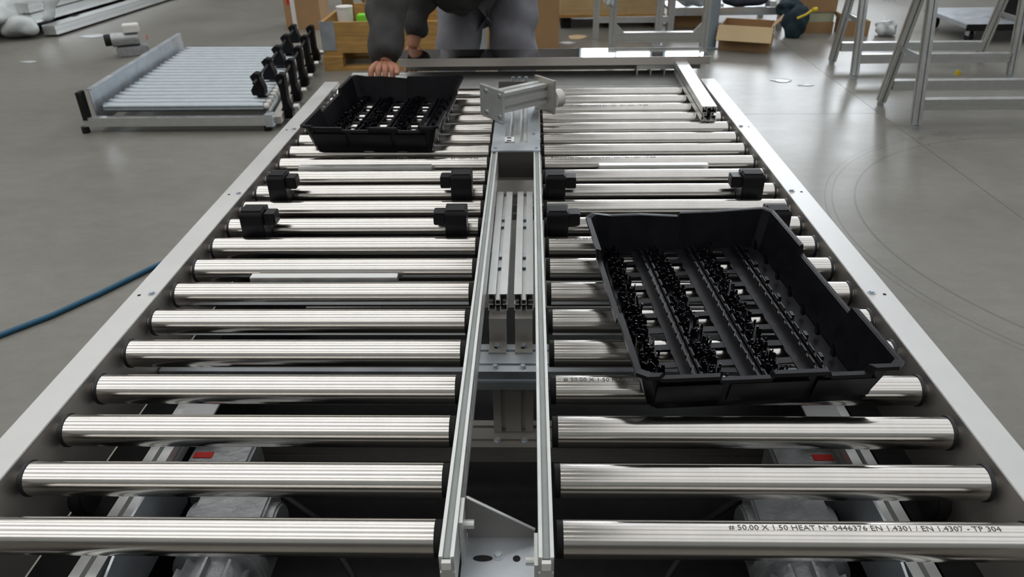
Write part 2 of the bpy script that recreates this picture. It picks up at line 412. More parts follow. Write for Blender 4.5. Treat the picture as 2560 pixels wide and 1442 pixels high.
def gear_motor(x, s):
    mt = MB().cyl((x, -.10, Z0-.21), (x, .10, Z0-.21), .052, 28).build('gear_motor', 'cast', conv, smooth=40)
    for k in range(12):
        a = 2*math.pi*k/12
        m = Matrix.Translation((x, 0, Z0-.21)) @ Matrix.Rotation(a, 4, 'Y')
        MB().box(-.0022, .0022, -.095, .09, .050, .066, m).build('cooling_fin', 'cast', mt)
    MB().cyl((x, -.135, Z0-.21), (x, -.1, Z0-.21), .058, 28).build('fan_cover', 'blackmatte', mt, smooth=40)
    g = MB().cyl((x, .10, Z0-.21), (x, .125, Z0-.21), .075, 28).box(x-.06, x+.06, .125, .25, Z0-.265, Z0-.145)
    g.cyl((x-.075, .19, Z0-.20), (x+.075, .19, Z0-.20), .045, 24)
    g.build('gearbox', 'cast', mt, bevel=.004, smooth=40)
    b = MB()
    for dx in (-.045, .045):
        for dy in (.14, .235): hexbolt(b, x+dx, dy, Z0-.145, .006, .006)
    b.build('bolt', 'zinc', mt)
    MB().box(x+s*.055-.055, x+s*.055+.055, .255, .35, Z0-.23, Z0-.135).build('terminal_box', 'cast', mt, bevel=.005)
    MB().box(x+s*.085-.017, x+s*.085+.017, .292, .306, Z0-.135, Z0-.1335).build('red_label', 'red', mt)
    MB().cyl((x+.03*s, .34, Z0-.135), (x+.03*s, .34, Z0-.12), .007, 10).build('vent_plug', 'zinc', mt)
    MB().tube([(x-s*.05, .27, Z0-.2), (x-s*.13, .22, Z0-.21), (x-s*.2, .14, Z0-.25), (x-s*.24, .05, Z0-.33)], .006, 8).build('motor_cable', 'blackmatte', mt, smooth=60)
gear_motor(-.475, -1); gear_motor(.443, 1)
# bracket with gussets closing the near end of the guide rails
b = MB().box(-.069, .029, -.085, .02, Z0-.016, Z0-.012).build('end_bracket', 'zinc', conv)
MB().prism([(-.064, Z0+.062), (-.060, Z0+.062), (.026, Z0+.004), (.026, Z0-.012), (-.064, Z0-.012)], .012, .015).build('gusset_plate', 'dark_steel', b)
MB().bar((-.062, .0120, Z0+.0625), (.026, .0120, Z0+.0045), .003, .0015).build('gusset_edge', 'alu_light', b)
MB().prism([(-.035, Z0-.075), (.029, Z0-.016), (.029, Z0-.075)], -.0885, -.0855).build('gusset_plate', 'plate', b)
MB().box(-.069, -.0645, -.03, .012, Z0-.012, Z0+.062).build('bracket_tab', 'alu_light', b)
MB().box(.0245, .029, -.07, -.02, Z0-.012, Z0+.034).build('bracket_tab', 'alu_light', b)
MB().cyl((-.0645, -.01, Z0+.038), (-.052, -.01, Z0+.038), .006, 12).build('bolt', 'alu_light', b)
MB().cyl((.0245, -.045, Z0+.012), (.014, -.045, Z0+.012), .006, 12).build('bolt', 'alu_light', b)
hexbolt(MB(), -.022, -.018, Z0-.012, .005, .004).build('bolt', 'zinc', b)
MB().prism([(-.042+.013*math.cos(t), -.022+.005*math.sin(t)) for t in [k*math.pi/8 for k in range(16)]], Z0-.012, Z0-.0115, 'z').build('slotted_hole', 'darkhole', b)
MB().cyl((.002, -.022, Z0-.012), (.002, -.022, Z0-.0115), .005, 14).build('drilled_hole', 'darkhole', b)
# top plate over the far end of the guide rails, with what it carries
tp = MB()
tp.box(-.088, .048, 1.282, 1.345, Z0+.0702, Z0+.0745).box(-.088, -.052, 1.345, 1.80, Z0+.0702, Z0+.0745).box(.012, .048, 1.345, 1.80, Z0+.0702, Z0+.0745)
tp = tp.build('top_plate', 'zinc', conv)
for (x, y) in ((-.077, 1.30), (.037, 1.30), (.03, 1.42)): hexbolt(MB(), x, y, Z0+.0745, .004, .003).build('bolt', 'zinc', tp)
st = MB().box(-.052, -.026, 1.352, 1.395, Z0+.0752, Z0+.0756).build('paper_sticker', 'white', tp)
for yy in (1.356, 1.380): MB().box(-.047, -.034, yy, yy+.010, Z0+.0756, Z0+.0759).build('printed_mark', 'darkhole', st)
slot_bar((-.020, 1.345, Z0+.045), (-.020, 1.80, Z0+.045), .062, .05, 2, 1, slot=.010, dep=.010).build('spine_extrusion', 'alu', conv)
MB().box(-.088, .048, 1.30, 1.80, Z0-.02, Z0-.012).build('spine_plate', 'plate', conv)
MB().box(-.07, .03, 1.30, 1.34, Z0-.012, Z0+.066).build('spine_end_block', 'dark_steel', conv)  # dark colour stands in for shade in the open gap between the rails
MB().box(-.075, -.068, .92, 1.28, Z0-.07, Z0-.055).build('spine_strip', 'plate', conv)
MB().box(-.088, .040, 1.81, 2.10, Z0-.012, Z0-.004).build('spine_plate', 'dark_steel', conv)
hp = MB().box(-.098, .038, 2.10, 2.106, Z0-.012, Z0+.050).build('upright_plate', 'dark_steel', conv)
for x in (-.045, -.02, .005): hexbolt(MB(), x, 2.15, Z0+.004, .006, .05).build('bolt', 'zinc', hp)

# ------------------------------------------------------------------ swivel bracket lying on the top plate
sb = thing('swivel_bracket', 'short grooved aluminium block between two plates, on the centre spine', 'bracket', (-.010, 1.60, Z0+.0747), R(38))
slot_bar((-.085, 0, .060), (.085, 0, .060), .055, .060, 1, 2, slot=.010, dep=.008).build('grooved_block', 'alu_light', sb)
pl = MB().box(-.094, -.0855, -.035, .085, .0, .100).build('end_plate', 'alu_light', sb, bevel=.002)
for (y, z) in ((-.02, .02), (-.02, .085), (.05, .02), (.05, .085)): MB().cyl((-.0985, y, z), (-.094, y, z), .005, 10).build('bolt', 'zinc', pl)
pr = MB().box(.0855, .094, -.060, .04, -.0, .105).build('end_plate', 'plate', sb, bevel=.002)
MB().cyl((.094, -.045, .045), (.122, -.045, .045), .028, 20).build('white_knob', 'whiteplastic', pr, smooth=40)

# ------------------------------------------------------------------ loose aluminium on the conveyor
def tagbar(name, mb, mt, label, cat, **k):
    return tag(mb.build(name, mt, None, **k), label, cat)
tagbar('flat_bar', MB().box(-.572, -.26, .672, .692, Z0-.02, Z0+.016), 'alu', 'bright aluminium bar sunk between two left-lane rollers in front of black blocks', 'metal bar', bevel=.001)
tagbar('flat_bar', MB().box(-.64, -.26, 1.302, 1.322, Z0-.02, Z0+.022), 'alu', 'aluminium bar between left-lane rollers just in front of the far tray', 'metal bar', bevel=.001)
tagbar('flat_bar', MB().box(.215, .52, 1.302, 1.322, Z0-.02, Z0+.022), 'alu', 'shiny aluminium bar between the right-lane rollers behind the black blocks', 'metal bar', bevel=.001)
pf = thing('extrusion_offcut', 'slotted aluminium extrusion lying across right-lane rollers against the far steel channel', 'extrusion', (.598, 1.69, Z0+.0252+.0225), R(-1.5))
hollow_profile(.047, .045, .62, 2, 1, slot=.006, dep=.008).build('slotted_body', 'alu', pf)
MB().box(-.0235, .0235, .0005, .62, .0226, .0250).build('cover_strip', 'alu_rail', pf)
ch = thing('steel_channel', 'polished stainless channel laid across the far end of the conveyor', 'metal channel', (.113, 2.39, Z0+.0032))
MB().box(-.615, .615, -.08, .075, .083, .086).build('top_face', 'mirror_steel', ch)
MB().box(-.615, .615, -.083, -.0802, .055, .086).build('front_lip', 'plate', ch)
MB().box(-.615, .615, .0752, .078, .0, .086).build('rear_wall', 'dark_steel', ch)  # darker steel paints in the shade inside the channel

# ------------------------------------------------------------------ black guide blocks on the rollers
def guide_block(x0, x1, yf, tabside, label, zt=.079):
    t = thing('guide_block', label, 'plastic block', ((x0+x1)/2, yf, Z0-.005), group='black guide blocks on the rollers')
    w = x1-x0; zt += .005
    poly = [(0, 0), (.012, -.012), (.030, -.012), (.042, 0), (.042, zt-.034), (.050, zt-.030), (.050, zt), (.002, zt), (-.002, zt-.006), (-.002, zt-.034)]
    MB().prism(poly, -w/2, w/2, 'x').build('body', 'black', t, bevel=.0015)
    a, b = (w/2, w/2+.027) if tabside > 0 else (-w/2-.027, -w/2)
    MB().box(a, b, .004, .040, zt-.036, zt-.006).build('tab', 'black', t, bevel=.002)
    MB().box(-w/2+.004, w/2-.004, .006, .036, zt-.0005, zt+.002).build('top_pad', 'blackmatte', t)
    return t
guide_block(-.654, -.608, 1.085, 1, 'black block by the left side rail, in the far row of blocks')
guide_block(-.183, -.129, 1.085, -1, 'black block in the left lane beside the centre guide rail, far row')
guide_block(.060, .110, 1.085, 1, 'black block in the right lane beside the centre guide rail, far row', .076)
guide_block(.556, .611, 1.085, -1, 'black block by the right side rail, in the far row of blocks', .076)
guide_block(-.654, -.600, .875, 1, 'black block by the left side rail, in the near row of blocks', .074)
guide_block(-.177, -.127, .875, -1, 'black block in the left lane beside the centre guide rail, near row', .074)
guide_block(.059, .108, .875, 1, 'black block in the right lane left of the big tray, near row', .071)
guide_block(.562, .614, .875, -1, 'black block half hidden behind the big tray by the right rail', .071)

# ------------------------------------------------------------------ black trays
def tray(label, loc, rz, seed):
    rnd = random.Random(seed)
    t = thing('black_tray', label, 'tray', loc, rz, 'black ribbed trays on the rollers')
    Wd, Ln, H = .395, .572, .080; inset = .022; rc = .014
    # footprint loop with the wall height at each point
    pts = []
    def topz(side, u):   # u 0..1 along the side
        if side in (0, 2):
            if side == 2: u = 1-u
            for a, b, h in ((0, .05, .084), (.05, .29, .079), (.29, .50, .072), (.50, .73, .080), (.73, .90, .072), (.90, 1.01, .084)):
                if u < b: return h
        return .066 if .28 < u < .70 else .082
    def side(side_i, p, q):
        us = [0, .045, .055, .285, .295, .495, .505, .725, .735, .895, .905, 1] if side_i in (0, 2) else [0, .1, .275, .285, .4, .5, .6, .695, .705, .9, 1]
        for u in us:
            pts.append((p[0]+(q[0]-p[0])*u, p[1]+(q[1]-p[1])*u, topz(side_i, u)))
    a, b = Wd/2, Ln/2
    side(0, (-a+rc, -b), (a-rc, -b)); side(1, (a, -b+rc), (a, b-rc)); side(2, (a-rc, b), (-a+rc, b)); side(3, (-a, b-rc), (-a, -b+rc))
    n = len(pts); th = .003
    def ringv(off, top, drop=0):
        out = []
        for x, y, h in pts:
            k = 1 if top else 0
            sx = (a-inset*(1-k)+off)/a; sy = (b-inset*(1-k)+off)/b
            out.append((x*sx, y*sy, (h-drop) if top else 0))
        return out
    A0, A1, B1, B0 = ringv(0, 0), ringv(0, 1), ringv(-th, 1), ringv(-th, 0)
    vs = A0+A1+B1+B0; fs = []
    for k in range(n):
        j = (k+1) % n
        for q in range(4): fs.append((q*n+k, q*n+j, ((q+1) % 4)*n+j, ((q+1) % 4)*n+k))
    MB().add(vs, fs).build('wall', 'black', t)
    C = [ringv(.0002, 1, -.0005), ringv(.007, 1, -.0005), ringv(.007, 1, .006), ringv(.005, 1, .006), ringv(.005, 1, .003), ringv(.0002, 1, .003)]
    vs = sum(C, []); fs = []
    for k in range(n):
        j = (k+1) % n
        for q in range(6): fs.append((q*n+k, q*n+j, ((q+1) % 6)*n+j, ((q+1) % 6)*n+k))
    MB().add(vs, fs).build('rim', 'black', t)
    ia, ib = a-inset-.004, b-inset-.004
    fx = lambda f: -ia + 2*ia*f
    # floor: long strips and cross strips with openings between them
    m = MB()
    for f0, f1 in ((0, .115), (.19, .39), (.475, .69), (.77, 1.)): m.box(fx(f0), fx(f1), -ib, ib, .001, .004)
    for k in range(11):
        y = -ib + 2*ib*k/10; w = .008
        for f0, f1 in ((.1151, .1899), (.3901, .4749), (.6901, .7699)): m.box(fx(f0), fx(f1), max(-ib, y-w), min(ib, y+w), .001, .0035)
    m.build('floor_grid', 'black', t)
    # upright ribs in pairs, notched
    for f in (.235, .275, .535, .575, .835, .875):
        m = MB(); x = fx(f); hh = .020
        m.box(x-.0012, x+.0012, -ib+.004, ib-.004, .004, hh-.005)
        k = 0; y = -ib+.004
        while y < ib-.03:
            m.box(x-.0012, x+.0012, y, y+.022, hh-.005, hh); y += .034
        m.build('rib', 'blackgloss', t)
    # long flat ledges sloping beside the ribs
    for f in (.255, .555, .855):
        x = fx(f); MB().box(x-.004, x+.004, -ib+.006, ib-.006, .004, .010).build('ledge', 'blackgloss', t)
    # rows of upright prongs that hold the plugs: far too many to pick apart
    for f in (.06, .335, .635):
        m = MB()
        for k in range(42):
            y = -ib+.012 + (2*ib-.024)*k/41
            for q in range(6):
                x = fx(f)+rnd.uniform(-.017, .017); yy = y+rnd.uniform(-.005, .005); h = rnd.uniform(.010, .022); w = rnd.uniform(.002, .0048)
                mt = Matrix.Translation((x, yy, .004)) @ Matrix.Rotation(rnd.uniform(0, 3.1), 4, 'Z') @ Matrix.Rotation(rnd.uniform(-.25, .25), 4, 'X')
                m.add([(-w,-.0012,0),(w,-.0012,0),(w,.0012,0),(-w,.0012,0),(-w*.6,-.0008,h),(w*.6,-.0008,h),(w*.6,.0008,h),(-w*.6,.0008,h)],
                      [(0,3,2,1),(4,5,6,7),(0,1,5,4),(1,2,6,5),(2,3,7,6),(3,0,4,7)], mt)
        o = m.build('prong_row', 'blackgloss', t); o['kind'] = 'stuff'
    # locating tabs along the inside of the right wall and on the ribs
    for k in range(8):
        y = -ib+.03+k*.066
        MB().prism([(0, 0), (.007, 0), (.001, .022)], y, y+.010, 'y', Matrix.Translation((fx(.985)-.010, 0, .012))).build('locating_tab', 'blackgloss', t)
        MB().box(fx(.90), fx(.90)+.006, y, y+.014, .004, .013).build('locating_tab', 'blackgloss', t)
    # recessed panels and uprights on the outside of the short walls
    for s in (-1, 1):
        for u0, u1 in ((-.17, -.07), (-.058, .062), (.074, .165)):
            m = MB(); y0 = s*(b-inset*.75); y1 = s*(b-inset*.25)
            m.add([(u0, y0+s*.0008, .018), (u1, y0+s*.0008, .018), (u1, y1+s*.0008, .058), (u0, y1+s*.0008, .058),
                   (u0, y0+s*.004, .018), (u1, y0+s*.004, .018), (u1, y1+s*.004, .058), (u0, y1+s*.004, .058)],
                  [(0,3,2,1),(4,5,6,7),(0,1,5,4),(1,2,6,5),(2,3,7,6),(3,0,4,7)])
            m.build('wall_panel', 'black', t)
    # stacking feet
    for sx in (-1, 1):
        for sy in (-1, 1):
            MB().box(sx*(ia-.05)-.02, sx*(ia-.05)+.02, sy*(ib-.012)-.008, sy*(ib-.012)+.008, -.0, .001).build('foot', 'black', t)
    return t
tray('large black ribbed plastic tray in the right lane, nearest the camera', (.362, .511, Z0+.0252), R(4.0), 3)
tray('black ribbed plastic tray in the left lane at the worker\'s hand', (-.433, 1.685, Z0+.0252), R(-3.0), 4)

# ------------------------------------------------------------------ roller section lying on the floor, left
rs = thing('roller_section', 'galvanised roller conveyor section with black side blocks lying on the left floor', 'conveyor section', (0, 0, 0))
def rsx(u, v):   # u 0..1 left-right, v 0..1 near-far
    a = Vector((-2.50, 3.50, 0)).lerp(Vector((-1.50, 3.50, 0)), u); b = Vector((-2.62, 5.05, 0)).lerp(Vector((-1.70, 5.02, 0)), u)
    return a.lerp(b, v)
for k in range(20):
    v = (k+.4)/20; a = rsx(.05, v); b = rsx(.985, v)
    r = MB().cyl((a.x, a.y, .125), (b.x, b.y, .125), .027, 18).build('roller', 'galv', rs, smooth=40)
    MB().cyl((b.x, b.y, .125), (b.x+.03, b.y, .125), .018, 12).build('roller_bearing', 'whiteplastic', r, smooth=40)
a, b = rsx(0, -.01), rsx(0, 1.01)
sp = MB().add([(a.x, a.y, .03), (a.x+.006, a.y, .03), (b.x+.006, b.y, .03), (b.x, b.y, .03), (a.x, a.y, .235), (a.x+.006, a.y, .235), (b.x+.006, b.y, .235), (b.x, b.y, .235)],
     [(0,3,2,1),(4,5,6,7),(0,1,5,4),(1,2,6,5),(2,3,7,6),(3,0,4,7)]).build('side_plate', 'zinc', rs)
MB().add([(a.x-.02, a.y+.01, .235), (a.x+.015, a.y+.01, .235), (b.x+.015, b.y, .235), (b.x-.02, b.y, .235), (a.x-.02, a.y+.01, .24), (a.x+.015, a.y+.01, .24), (b.x+.015, b.y, .24), (b.x-.02, b.y, .24)],
     [(0,3,2,1),(4,5,6,7),(0,1,5,4),(1,2,6,5),(2,3,7,6),(3,0,4,7)]).build('plate_flange', 'zinc', sp)
a, b = rsx(1, -.01), rsx(1, 1.01)
MB().add([(a.x, a.y, .03), (a.x+.006, a.y, .03), (b.x+.006, b.y, .03), (b.x, b.y, .03), (a.x, a.y, .105), (a.x+.006, a.y, .105), (b.x+.006, b.y, .105), (b.x, b.y, .105)],
     [(0,3,2,1),(4,5,6,7),(0,1,5,4),(1,2,6,5),(2,3,7,6),(3,0,4,7)]).build('side_plate', 'zinc', rs)
slot_bar((-2.56, 3.465, .062), (-1.50, 3.465, .062), .045, .05).build('front_beam', 'alu', rs)
slot_bar((-2.62, 5.07, .062), (-1.70, 5.06, .062), .045, .05).build('rear_beam', 'alu', rs)
MB().box(-2.55, -2.528, 3.435, 3.495, .075, .235).build('end_strip', 'blackmatte', rs)
MB().box(-1.50, -1.455, 3.44, 3.50, .03, .10).build('end_block', 'zinc', rs)
for (x, y) in ((-2.56, 3.45), (-1.50, 3.47), (-2.63, 5.05), (-1.68, 5.04)): MB().cyl((x, y, 0), (x, y, .036), .022, 14).build('foot', 'blackmatte', rs)
# rods carrying black blocks along the right side
for (u, z, zb, n, big) in ((.945, .255, .16, 5, 0), (1.09, .25, .02, 5, 1)):
    p0, p1 = rsx(u, .02), rsx(u, 1.10)
    MB().cyl((p0.x, p0.y, z), (p1.x, p1.y, z), .007, 8).build('carrier_rod', 'blackmatte', rs)
    for k in range(n):
        c = rsx(u, .10+.235*k); w = .035
        m = MB().prism([(-w, 0), (-w*1.2, .03), (-w*.45, .07), (-w*.5, (z-zb)*.75), (-w, z-zb+.015), (-w*.3, z-zb+.035), (w*.6, z-zb+.03), (w*.55, .10), (w*1.1, .04), (w, 0)], c.y-.03, c.y+.03, 'y', Matrix.Translation((c.x, 0, zb)))
        g = m.build('side_block', 'black', rs, bevel=.004)
        if big: MB().cyl((c.x+.045, c.y, .085), (c.x+.075, c.y, .085), .018, 12).build('roller_pin', 'alu', g, smooth=40)
p0, p1 = rsx(1.05, .0), rsx(1.05, 1.08)
MB().bar((p0.x, p0.y, .05), (p1.x, p1.y, .05), .05, .04).build('carrier_beam', 'plate', rs)
# small motor behind it
mo = thing('small_motor', 'small silver electric motor with red dot on the floor behind the roller section', 'motor', (-3.24, 5.42, 0), R(25))
MB().cyl((-.10, 0, .13), (.10, 0, .13), .055, 20).build('housing', 'cast', mo, smooth=40)
MB().cyl((-.15, 0, .13), (-.10, 0, .13), .045, 20).build('end_cap', 'blackmatte', mo, smooth=40)
MB().box(.0, .12, -.06, .06, .18, .24).build('terminal_box', 'whiteplastic', mo, bevel=.006)
MB().cyl((.16, -.02, .13), (.165, -.02, .13), .02, 14).build('red_dot', 'red', mo)
MB().box(-.08, .16, -.07, .07, 0, .075).build('foot_plate', 'cast', mo, bevel=.01)

# ------------------------------------------------------------------ wrapped bundle of extrusions, top left
bd = thing('extrusion_bundle', 'bundle of long aluminium extrusions in cloudy plastic wrap, upper left', 'bundle', (0, 0, 0))
for k in range(7):
    x0 = -4.32-.17*k; sh = .1*random.random()
    for j in range(2 if k > 0 else 1):
        slot_bar((x0, 6.15+sh+.1*(k > 1), .16-.10*(k == 0)+.09*j), (x0+.35, 9.4, .16-.10*(k == 0)+.09*j), .13, .08, 3, 2).build('extrusion', 'alu', bd)
for y in (6.6, 8.6): MB().box(-5.7, -4.3, y, y+.1, 0, .10).build('timber_bearer', 'blackmatte', bd)
def lumpy(name, mt, parent, c, rad, seed, amp=.25, sub=4):
    rnd = random.Random(seed); bm = bmesh.new(); bmesh.ops.create_icosphere(bm, subdivisions=sub, radius=1)
    dirs = [(Vector((rnd.gauss(0,1), rnd.gauss(0,1), rnd.gauss(0,1))).normalized(), rnd.uniform(3, 9), rnd.uniform(0, 6)) for _ in range(9)]
    for v in bm.verts:
        s = 1+amp*sum(math.sin(d.dot(v.co)*f+p) for d, f, p in dirs)/4
        v.co = Vector((v.co.x*rad[0]*s, v.co.y*rad[1]*s, v.co.z*rad[2]*s))
    me = bpy.data.meshes.new(name); bm.to_mesh(me); bm.free(); me.polygons.foreach_set('use_smooth', [True]*len(me.polygons))
    o = link(name, me, mt, parent, c); return o
lumpy('plastic_wrap', 'film', bd, (-5.02, 6.40, .19), (.62, .46, .19), 5)
lumpy('plastic_wrap', 'film', bd, (-5.1, 7.2, .25), (.55, .85, .13), 6)
lumpy('plastic_wrap', 'film', bd, (-4.55, 6.13, .10), (.16, .13, .09), 8)

# ------------------------------------------------------------------ hose and floor litter
tagbar('air_hose', MB().tube([(-1.95, 1.02, .010), (-1.734, 1.321, .010), (-1.628, 1.444, .010), (-1.536, 1.591, .010), (-1.436, 1.777, .010), (-1.30, 2.0, .010), (-1.05, 2.2, .010), (-.7, 2.25, .010), (-.3, 2.2, .010)], .0095, 12), 'hose', 'blue hose running along the floor under the left side rail', 'hose', smooth=60)
def scrap(label, c, w, d, seed, mt='white'):
    rnd = random.Random(seed); m = MB(); n = 9
    vs = [(0, 0, .006)] + [(w*math.cos(2*math.pi*k/n)*rnd.uniform(.5, 1), d*math.sin(2*math.pi*k/n)*rnd.uniform(.5, 1), rnd.uniform(.0022, .005)) for k in range(n)]
    vs += [(x, y, z-.0015) for x, y, z in vs]
    fs = [(0, k+1, (k+1) % n+1) for k in range(n)] + [(n+1, n+1+(k+1) % n+1, n+1+k+1) for k in range(n)]
    fs += [(k+1, n+1+k+1, n+1+(k+1) % n+1, (k+1) % n+1) for k in range(n)]
    return tag(m.add(vs, fs).build('litter_scrap', mt, None, loc=(c[0], c[1], .0)), label, 'litter')
scrap('torn white scrap on the left floor below the wrapped bundle', (-3.946, 5.22), .10, .04, 1, 'film')
scrap('pale film scrap on the floor beside the end of the wrapped bundle', (-3.94, 6.2), .12, .12, 2, 'film')
scrap('larger white film scrap on the floor right of the far channel', (1.753, 4.47), .10, .06, 3, 'film')
scrap('smaller white film scrap on the floor nearest the trestle', (1.875, 4.35), .07, .03, 4, 'film')
tagbar('yellow_cap', MB().cyl((3.0, 4.60, 0), (3.0, 4.60, .02), .022, 12, .016).cyl((3.0, 4.60, .02), (3.0, 4.60, .03), .008, 8), 'yellow', 'tiny yellow cap on the floor between trestle stretchers', 'cap')

# ------------------------------------------------------------------ trestles, right
def trestle(label, x0, x1, yf, yr, za, hs, tilt=0):
    t = thing('trestle', label, 'trestle', (0, 0, 0), group='aluminium trestles on the right')
    ym = (yf+yr)/2
    for x in (x0, x1):
        for y in (yf, yr):
            s = 1 if y < ym else -1
            top = Vector((x, ym-s*.024, za)); bot = Vector((x, y, .022)); d = (top-bot).normalized()
            lg = slot_bar(bot, top, .045, .045, up=(0, 1, 0), dep=.014).build('leg', 'alu', t)
            MB().cyl((x, y, 0), bot+d*.0, .02, 12).build('foot', 'zinc', lg)
            q = bot.lerp(top, .5)
    for y in (yf, yr):
        s = 1 if y < ym else -1
        yy = y+s*(ym-yf)*(hs/za)
        slot_bar((x0+.026, yy, hs), (x1-.026, yy, hs), .045, .06).build('stretcher', 'alu', t)
    for x in (x0, x1): MB().bar((x, yf+(ym-yf)*.42, za*.42), (x, yr-(yr-ym)*.42, za*.42), .008, .03).build('tie_strap', 'zinc', t)
    slot_bar((x0-.1, ym, za+.03), (x1+.1, ym, za+.03), .045, .06).build('top_beam', 'alu', t)
    return t
trestle('nearer aluminium A-frame trestle at the right edge', 2.18, 3.40, 3.42, 3.89, .85, .13)
trestle('farther aluminium A-frame trestle behind the nearer one', 2.245, 3.30, 4.50, 4.93, .86, .13)
# dolly
dl = thing('dolly', 'low grey platform dolly on black castors at the right edge', 'dolly', (0, 0, 0))
MB().box(3.50, 4.6, 5.55, 6.3, .115, .15).build('deck', 'zinc', dl, bevel=.004)
MB().box(3.50, 4.6, 5.54, 5.55, .10, .15).build('edge_strip', 'blackmatte', dl)
for (x, y) in ((3.58, 5.62), (4.5, 5.62), (3.58, 6.2), (4.5, 6.2)):
    c = MB().cyl((x-.015, y, .045), (x+.015, y, .045), .045, 18).build('castor', 'blackmatte', dl, smooth=40)
    MB().box(x-.022, x-.017, y-.03, y+.03, .05, .115).box(x+.017, x+.022, y-.03, y+.03, .05, .115).build('castor_fork', 'zinc', c)
pm = thing('machine_part', 'dark machine part standing on the low dolly', 'machine part', (4.05, 5.85, .15))
MB().cyl((0, 0, 0), (0, 0, .16), .13, 22).build('drum', 'blackmatte', pm, smooth=40)
MB().box(-.2, .2, -.06, .06, .16, .24).build('head', 'cast', pm, bevel=.01)

# ------------------------------------------------------------------ far background
# pallet with collar
pa = thing('wooden_pallet', 'wooden pallet under the hinged collar behind the worker', 'pallet', (-.90, 5.28, 0))
for y in (-.38, 0, .38):
    MB().box(-.6, .6, y-.05, y+.05, 0, .022).build('skid_board', 'wood', pa)
    for x in (-.53, 0, .53): MB().box(x-.07, x+.07, y-.05, y+.05, .022, .100).build('block', 'wood', pa)
for k in range(5):
    y = -.345+k*.1725; MB().box(-.6, .6, y-.055, y+.055, .122, .144).build('deck_board', 'wood', pa)
for x in (-.53, 0, .53): MB().box(x-.07, x+.07, -.4, .4, .100, .122).build('stringer_board', 'wood', pa)
co = thing('pallet_collar', 'wooden pallet collar with grey corner hinges behind the worker', 'crate', (-.90, 5.28, .1445))
for (x0, x1, y0, y1) in ((-.6, .6, -.4, -.38), (-.6, .6, .38, .4), (-.6, -.58, -.379, .379), (.58, .6, -.379, .379)):
    for (z0, z1) in ((0, .098), (.1, .195)): MB().box(x0, x1, y0, y1, z0, z1).build('side_board', 'wood', co)
for sx in (-1, 1):
    for sy in (-1, 1):
        MB().box(min(sx*.602, sx*.50), max(sx*.602, sx*.50), min(sy*.401, sy*.404), max(sy*.401, sy*.404), -.005, .20).box(min(sx*.602, sx*.605), max(sx*.602, sx*.605), min(sy*.404, sy*.33), max(sy*.404, sy*.33), -.005, .20).build('corner_hinge', 'zinc', co)
tagbar('timber_offcut', MB().bar((-1.43, 5.55, .19), (-1.38, 5.30, .50), .09, .025), 'woodlight', 'pale timber offcut sticking out of the left end of the collar', 'timber')
tagbar('timber_offcut', MB().bar((-1.17, 5.60, .2), (-1.32, 5.38, .50), .05, .04), 'woodlight', 'pale timber stick leaning beside the white tub in the collar', 'timber')
tagbar('white_tub', MB().cyl((-1.365, 5.12, .17), (-1.365, 5.12, .40), .052, 20, .06).cyl((-1.365, 5.12, .40), (-1.365, 5.12, .41), .063, 20), 'whiteplastic', 'white plastic tub standing inside the wooden collar', 'tub', smooth=40)
tagbar('green_box', MB().box(-1.27, -1.14, 5.05, 5.15, .15, .355), 'green', 'lime green box inside the wooden collar beside the sleeve', 'box', bevel=.006)
tagbar('brown_box', MB().box(-1.24, -1.05, 5.22, 5.40, .15, .41), 'card', 'small brown carton inside the collar behind the green box', 'box', bevel=.004)
def carton(label, x0, x1, y0, y1, h, rz=0, mt='card', z=0, name='cardboard_box'):
    cx, cy = (x0+x1)/2, (y0+y1)/2; w, d = (x1-x0)/2, (y1-y0)/2
    t = thing(name, label, 'box', (cx, cy, z), rz); th = .006
    for (a, b, c, e) in ((-w, w, -d, -d+th), (-w, w, d-th, d), (-w, -w+th, -d+th+.0005, d-th-.0005), (w-th, w, -d+th+.0005, d-th-.0005)): MB().box(a, b, c, e, 0, h).build('side_panel', mt, t)
    MB().box(-w+th, w-th, -d+th, d-th, 0, th).build('base_panel', mt, t)
    return t, w, d, h
t, w, d, h = carton('tall brown carton with red and white tape at upper left', -2.225, -1.90, 6.40, 6.75, .42)
for s in (-1, 1): MB().box(-w, w, min(s*d, 0), max(s*d, 0), h, h+.005).build('top_flap', 'card', t)
MB().box(-.10, -.06, -d-.003, -d-.0005, .0, h).build('white_tape', 'white', t)
MB().box(-.13, -.10, -d-.003, -d-.0005, .22, h).build('red_tape', 'red', t)
t, w, d, h = carton('tall brown carton directly behind the worker\'s legs', -.12, .25, 5.42, 5.80, .50)
for s in (-1, 1): MB().box(-w, w, min(s*d, 0), max(s*d, 0), h, h+.005).build('top_flap', 'card', t)
# plywood crate on skids
cr = thing('plywood_crate', 'plywood crate on dark skids behind the aluminium frame', 'crate', (0, 0, 0))
for k in range(3):
    a = .29+k*.31; MB().box(a, a+.305, 6.30, 6.32, .10, .62).build('board', 'ply', cr)
MB().box(.29, 1.22, 6.32, 7.0, .10, .12).build('base', 'ply', cr)
MB().box(.29, .31, 6.32, 7.0, .12, .62).box(1.20, 1.22, 6.32, 7.0, .12, .62).box(.31, 1.2, 6.98, 7.0, .12, .62).build('rear_sides', 'ply', cr)
MB().box(.285, 1.225, 6.285, 6.30, .10, .125).build('bottom_batten', 'wood', cr)
for x in (.30, .72, 1.13): MB().box(x, x+.09, 6.34, 6.98, 0, .10).build('skid', 'blackmatte', cr)
# paper litter near the crate
scrap('crumpled brown packing paper on the floor before the plywood crate', (.42, 5.95), .13, .12, 11, 'cardlight')
scrap('white packing paper on the floor before the plywood crate', (.33, 5.72), .10, .06, 12, 'white')
